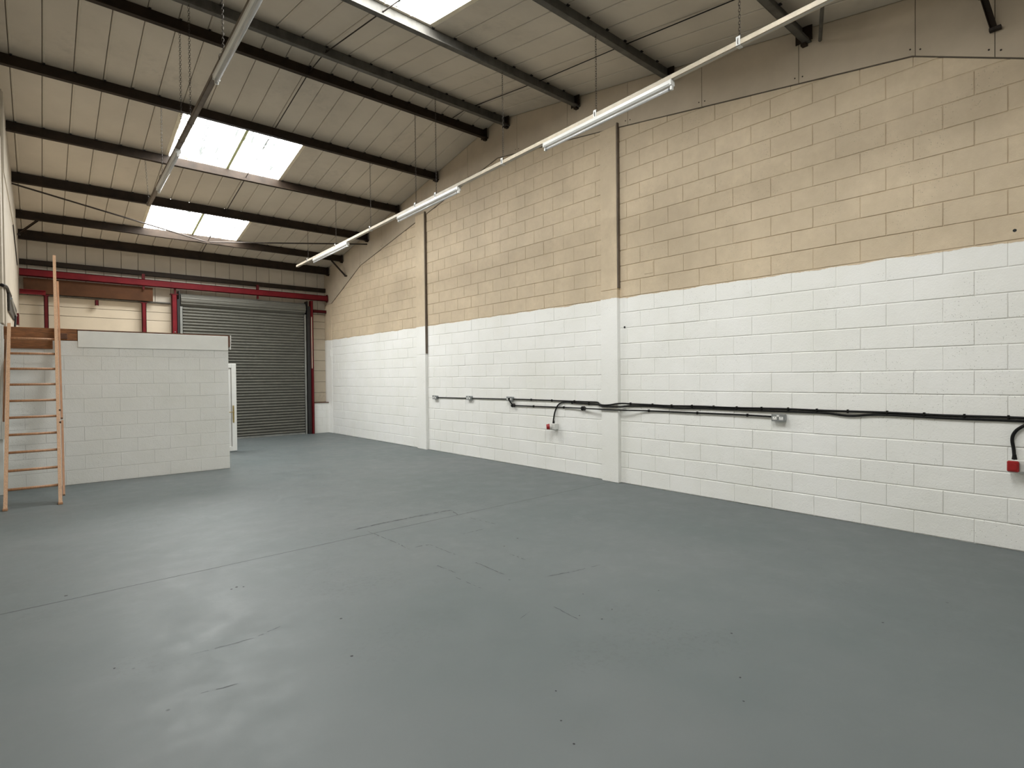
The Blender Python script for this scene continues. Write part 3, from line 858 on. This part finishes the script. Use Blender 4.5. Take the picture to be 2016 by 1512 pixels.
# white door standing open beyond the partition
d1 = thing('door_1', (3.22, 12.95, 0), 'white door standing open past the partition end, brass handle plate', 'door', kind='structure')
dx0, dx1, dy0, dy1, dz0, dz1 = 2.52, 3.235, 12.93, 12.99, .02, 1.905
st = .095
obj('stile', box((dx1-st, dy0, dz0), (dx1, dy1, dz1), .004), 'upvc', d1)
obj('stile', box((dx0, dy0, dz0), (dx0+st, dy1, dz1), .004), 'upvc', d1)
obj('rail', box((dx0+st, dy0, dz1-st), (dx1-st, dy1, dz1), .004), 'upvc', d1)
obj('rail', box((dx0+st, dy0, dz0), (dx1-st, dy1, dz0+st), .004), 'upvc', d1)
obj('door_panel', box((dx0+st, dy0+.022, dz0+st), (dx1-st, dy1-.02, dz1-st)), 'upvc', d1)
obj('gasket', join(box((dx1-st-.012, dy0+.012, dz0+st), (dx1-st, dy0+.024, dz1-st)), box((dx0+st, dy0+.012, dz1-st-.012), (dx1-st, dy0+.024, dz1-st))), 'upvc_gasket', d1)
hd = obj('handle_plate', box((dx1-st+.012, dy0-.010, .63), (dx1-st+.045, dy0+.001, 1.0), .003), 'brass', d1)
obj('lever', tube(smooth_path([(dx1-st+.028, dy0-.008, .86), (dx1-st+.028, dy0-.05, .86), (dx1-st-.08, dy0-.055, .86)], 3), .009, 8), 'brass', hd)

# ------------------------------------------------------------------ timber ladder leaning on the partition
KL = 1.45/2.34
def ly(z): return 8.99+KL*z
lad = thing('timber_ladder', (-.07, 9.0, 0), 'pine timber ladder leaning against the partition by the left wall', 'ladder')
def stile(xa, za, xb, zb, w, d, dy=0.0, name='stile', mat='pine_stile'):
    a, b = Vector((xa, ly(za)+dy, za)), Vector((xb, ly(zb)+dy, zb))
    e = (b-a).normalized(); s = Vector((w/2, 0, 0)); q = Vector((0, -e.z, e.y))*d/2
    V = []
    for p in (a, b): V += [p-s-q, p+s-q, p+s+q, p-s+q]
    return obj(name, (V, [(3,2,1,0),(4,5,6,7),(0,1,5,4),(1,2,6,5),(2,3,7,6),(3,0,4,7)]), mat, lad)
stile(-.336, .012, -.312, 2.36, .037, .070)
stile(.177, .012, .203, 3.50, .037, .070)
# second, outer rails of the folded section
stile(.224, 1.045, .236, 3.085, .025, .050, .10, 'outer_rail', 'pine')
stile(.216, .085, .227, 1.01, .025, .050, .10, 'outer_rail', 'pine')
stile(-.362, 1.045, -.350, 2.20, .020, .050, .08, 'outer_rail', 'pine')
for x in (-.337, .177):
    z = .006
    obj('foot', box((x-.024, ly(z)-.045, .0), (x+.024, ly(z)+.04, .03), .004), 'pine', lad)
for k in range(10):
    z = .226+k*.2149
    xa, xb = -.336+.024*z/2.36+.015, .177+.026*z/3.5-.015
    a, b = Vector((xa, ly(z), z)), Vector((xb, ly(z), z))
    obj('rung', join(tube([a, b], .0165, 10)), 'pine', lad, True)
for z in (1.0, 1.16): obj('hinge', box((.192, ly(z)-.045, z-.012), (.212, ly(z)+.06, z+.012)), 'rust_rod', lad)

# ------------------------------------------------------------------ electrical gear on the right wall
XW = XR-.002
def wsock(y0, y1, z0, z1, depth, name, lb, twin=True):
    t = thing(name, (XW, (y0+y1)/2, z0), lb, 'socket', 'metal-clad wall sockets')
    bk = obj('back_box', box((XW-depth, y0, z0), (XW+.006, y1, z1), .006), 'metal_socket', t)
    obj('face_plate', box((XW-depth-.006, y0-.003, z0-.003), (XW-depth, y1+.003, z1+.003), .002), 'metal_socket', t)
    n = 2 if twin else 1
    for k in range(n):
        yc = y0+(y1-y0)*(k+.5)/n
        m = obj('outlet', box((XW-depth-.010, yc-.022, z0+.012), (XW-depth-.005, yc+.022, z0+.048), .002), 'socket_white', t)
        tag(obj('pin_slot', join(box((XW-depth-.0105, yc-.003, z0+.034), (XW-depth-.0095, yc+.003, z0+.044)), box((XW-depth-.0105, yc-.014, z0+.019), (XW-depth-.0095, yc-.006, z0+.023)), box((XW-depth-.0105, yc+.006, z0+.019), (XW-depth-.0095, yc+.014, z0+.023))), 'gap_black', m), kind='stuff')
    obj('rocker_switch', box((XW-depth-.011, (y0+y1)/2-.013, z1-.026), (XW-depth-.005, (y0+y1)/2+.013, z1-.008), .002), 'socket_white', t)
    return t
wsock(9.80, 9.945, 1.105, 1.178, .05, 'wall_socket', 'metal twin socket at the far left end of the black cable')
wsock(8.585, 8.73, 1.117, 1.190, .05, 'wall_socket', 'metal twin socket in the middle of the far cable run')
wsock(7.36, 7.505, 1.128, 1.200, .05, 'wall_socket', 'metal twin socket above the black junction box')
wsock(2.672, 2.815, 1.019, 1.094, .05, 'wall_socket', 'grey metal twin socket at the end of the conduit on the near wall')
def cable(name, pts, r, lb, cat='cable', dx=.012, clips=None, mat='black_cable'):
    P = [(XW-(p[2] if len(p) > 2 else dx), p[0], p[1]) for p in pts]
    t = thing(name, P[0], lb, cat)
    obj('sheath', tube(smooth_path(P, 5), r, 8), mat, t, True)
    for y in (clips or []):
        z = None
        for a, b in zip(P, P[1:]):
            if min(a[1], b[1]) <= y <= max(a[1], b[1]): z = a[2]+(b[2]-a[2])*(y-a[1])/((b[1]-a[1]) or 1)
        if z is None: continue
        obj('clip', box((XW-dx-r-.004, y-.007, z-r-.008), (XW+.004, y+.007, z+r+.008), .002), 'black_cable', t)
    return t
cable('black_cable', [(9.80, 1.139), (9.2, 1.143), (8.73, 1.146)], .009, 'black cable linking the two farthest sockets')
cable('black_cable', [(8.585, 1.15), (8.0, 1.153), (7.505, 1.156)], .009, 'black cable linking the middle socket to the third socket')
cable('black_cable', [(7.36, 1.16), (6.7, 1.160), (6.107, 1.159), (5.583, 1.158), (5.43, 1.156), (5.36, 1.135, .05), (5.27, 1.123, .078), (5.158, 1.127, .078), (5.0, 1.151, .075), (4.91, 1.154, .04), (4.822, 1.151, .014), (4.466, 1.148), (4.198, 1.144), (3.728, 1.152), (3.47, 1.149), (3.2, 1.150), (2.73, 1.157), (2.296, 1.154), (1.736, 1.157), (1.24, 1.15), (.775, 1.153), (.2, 1.145), (-.3, 1.14)], .0105,
      'long black cable crossing the pier and running along the whole near wall', clips=[6.9, 6.4, 5.9, 4.82, 4.45, 4.15, 3.85, 3.55, 3.25, 2.95, 2.65, 2.35, 2.05, 1.7, 1.4, 1.1, .8])
cable('black_cable', [(6.34, .79, .05), (6.337, .90, .03), (6.312, 1.002, .02), (6.254, 1.086, .02), (6.174, 1.130, .014), (6.05, 1.142), (5.878, 1.134), (5.638, 1.129), (5.43, 1.126), (5.35, 1.110, .06), (5.26, 1.103, .078), (5.15, 1.104, .078), (5.0, 1.106, .072), (4.93, 1.108, .05), (4.857, 1.118, .014), (4.5, 1.128), (4.1, 1.118), (3.7, 1.128), (3.2, 1.127), (2.5, 1.130), (2.25, 1.128), (2.10, 1.112), (1.98, 1.112), (1.75, 1.134), (1.2, 1.125), (.75, 1.126), (.1, 1.12), (-.3, 1.12)], .0115,
      'black cable rising from the far red socket and joining the main run', clips=[5.95, 5.6])
cable('black_cable', [(.757, .79, .05), (.764, .877, .03), (.775, .953, .02), (.766, 1.011, .018), (.73, 1.062, .018), (.66, 1.10, .016), (.5, 1.105)], .013, 'black cable looping down to the red socket at the right edge')
cable('black_conduit', [(7.362, 1.049), (6.839, 1.050), (6.13, 1.055), (5.70, 1.056, .035), (5.40, 1.058, .075), (5.16, 1.058, .080), (4.85, 1.060, .07), (4.507, 1.064, .018), (3.773, 1.066), (3.2, 1.068), (2.815, 1.063)], .0095, 'straight black conduit below the main cables', 'conduit', .016, [6.84, 6.13, 4.507, 3.773, 3.118])
def jbox(y, z, lb, dx=.0):
    t = thing('junction_box', (XW, y, z-.03), lb, 'junction box', 'round black junction boxes')
    obj('body', cyl((XW+.004, y, z), (-1, 0, 0), .034, .05+dx, 16), 'dark_plastic', t)
    obj('lid', cyl((XW-.046-dx, y, z), (-1, 0, 0), .030, .006, 16), 'black_cable', t)
    obj('screw', cyl((XW-.052-dx, y, z+.018), (-1, 0, 0), .004, .002, 6), 'guide_steel', t)
jbox(7.362, 1.049, 'round black junction box at the left end of the conduit')
jbox(5.705, 1.054, 'round black junction box on the conduit left of the pier')
jl = thing('black_conduit', (XW, 7.39, 1.08), 'short black conduit stub down from the third socket', 'conduit')
obj('sheath', tube(smooth_path([(XW-.058, 7.425, 1.158), (XW-.066, 7.40, 1.12), (XW-.03, 7.365, 1.055)], 3), .012, 8), 'black_cable', jl, True)
obj('gland', cyl((XW-.05, 7.425, 1.160), (-1, 0, 0), .024, .022, 12), 'black_cable', jl)
def red_socket(yb, z0, z1, lb, side=1):
    """grey surface box with a red industrial outlet facing down its left end"""
    w = .12
    t = thing('industrial_socket', (XW, yb, z0), lb, 'socket', 'red industrial sockets')
    b = obj('housing', box((XW-.085, yb-w/2, z0), (XW+.004, yb+w/2, z1), .008), 'box_grey', t)
    zc = (z0+z1)/2
    ax = Vector((-.75, .66, -.10)).normalized()
    c = Vector((XW-.075, yb+.028, zc))
    obj('collar', cyl(c, ax, .040, .035, 20), 'box_grey', t)
    cap = obj('red_cap', cyl(c+ax*.033, ax, .045, .048, 20, .042), 'red_plastic', t)
    obj('cap_ring', cyl(c+ax*.030, ax, .048, .014, 20), 'red_plastic', cap)
    obj('gland', tube([(XW-.05, yb+.0, z1-.004), (XW-.05, yb, z1+.05)], [.018, .011], 10), 'black_cable', t)
red_socket(6.325, .69, .79, 'small grey box with a red industrial outlet below the far cables')
# right-edge one: red flap faces the room
t = thing('industrial_socket', (XW, .70, .685), 'red-lidded industrial socket at the right edge of the picture', 'socket', 'red industrial sockets')
obj('housing', box((XW-.075, .60, .69), (XW+.004, .80, .795), .008), 'box_grey', t)
rc = obj('red_lid', box((XW-.105, .722, .692), (XW-.074, .800, .786), .008), 'red_plastic', t)
obj('lid_boss', cyl((XW-.104, .762, .737), (-1, 0, 0), .030, .006, 20), 'red_plastic', rc)
obj('switch_knob', cyl((XW-.076, .66, .742), (-1, 0, 0), .026, .03, 16), 'tube_cap', t)
obj('gland', tube([(XW-.05, .757, .79), (XW-.05, .757, .84)], [.020, .013], 10), 'black_cable', t)

# ------------------------------------------------------------------ loose cables on the left wall above the deck
cb = thing('cable_bundle', (-.34, 11.0, 2.9), 'black cable bundle and torn dark sheathing hanging on the left wall', 'cable')
obj('main_cable', tube(smooth_path([(-.365, 10.1, 2.86), (-.34, 10.58, 2.90), (-.330, 10.85, 2.88), (-.322, 11.4, 2.87)], 4), .024, 8), 'black_cable', cb, True)
obj('dark_sheath', (lambda V: (V, [(0,1,2,3),(7,6,5,4),(0,4,5,1),(1,5,6,2),(2,6,7,3),(3,7,4,0)]))([Vector(v) for v in ((-.332,10.9,2.87),(-.316,13.9,2.90),(-.322,12.9,2.62),(-.334,10.95,2.60),(-.312,10.9,2.87),(-.30,13.9,2.90),(-.305,12.9,2.62),(-.314,10.95,2.60))]), 'dark_plastic', cb)
obj('grey_strip', tube(smooth_path([(-.305, 11.1, 2.80), (-.30, 12.0, 2.72), (-.292, 12.8, 2.70)], 3), .02, 6), 'metal_socket', cb)
obj('drop_cable', tube(smooth_path([(-.30, 12.9, 2.78), (-.295, 12.6, 2.60), (-.30, 12.2, 2.34)], 4), .016, 8), 'black_cable', cb, True)
obj('red_box', box((-.31, 13.6, 2.62), (-.27, 13.9, 2.82)), 'red_oxide_dark', cb)
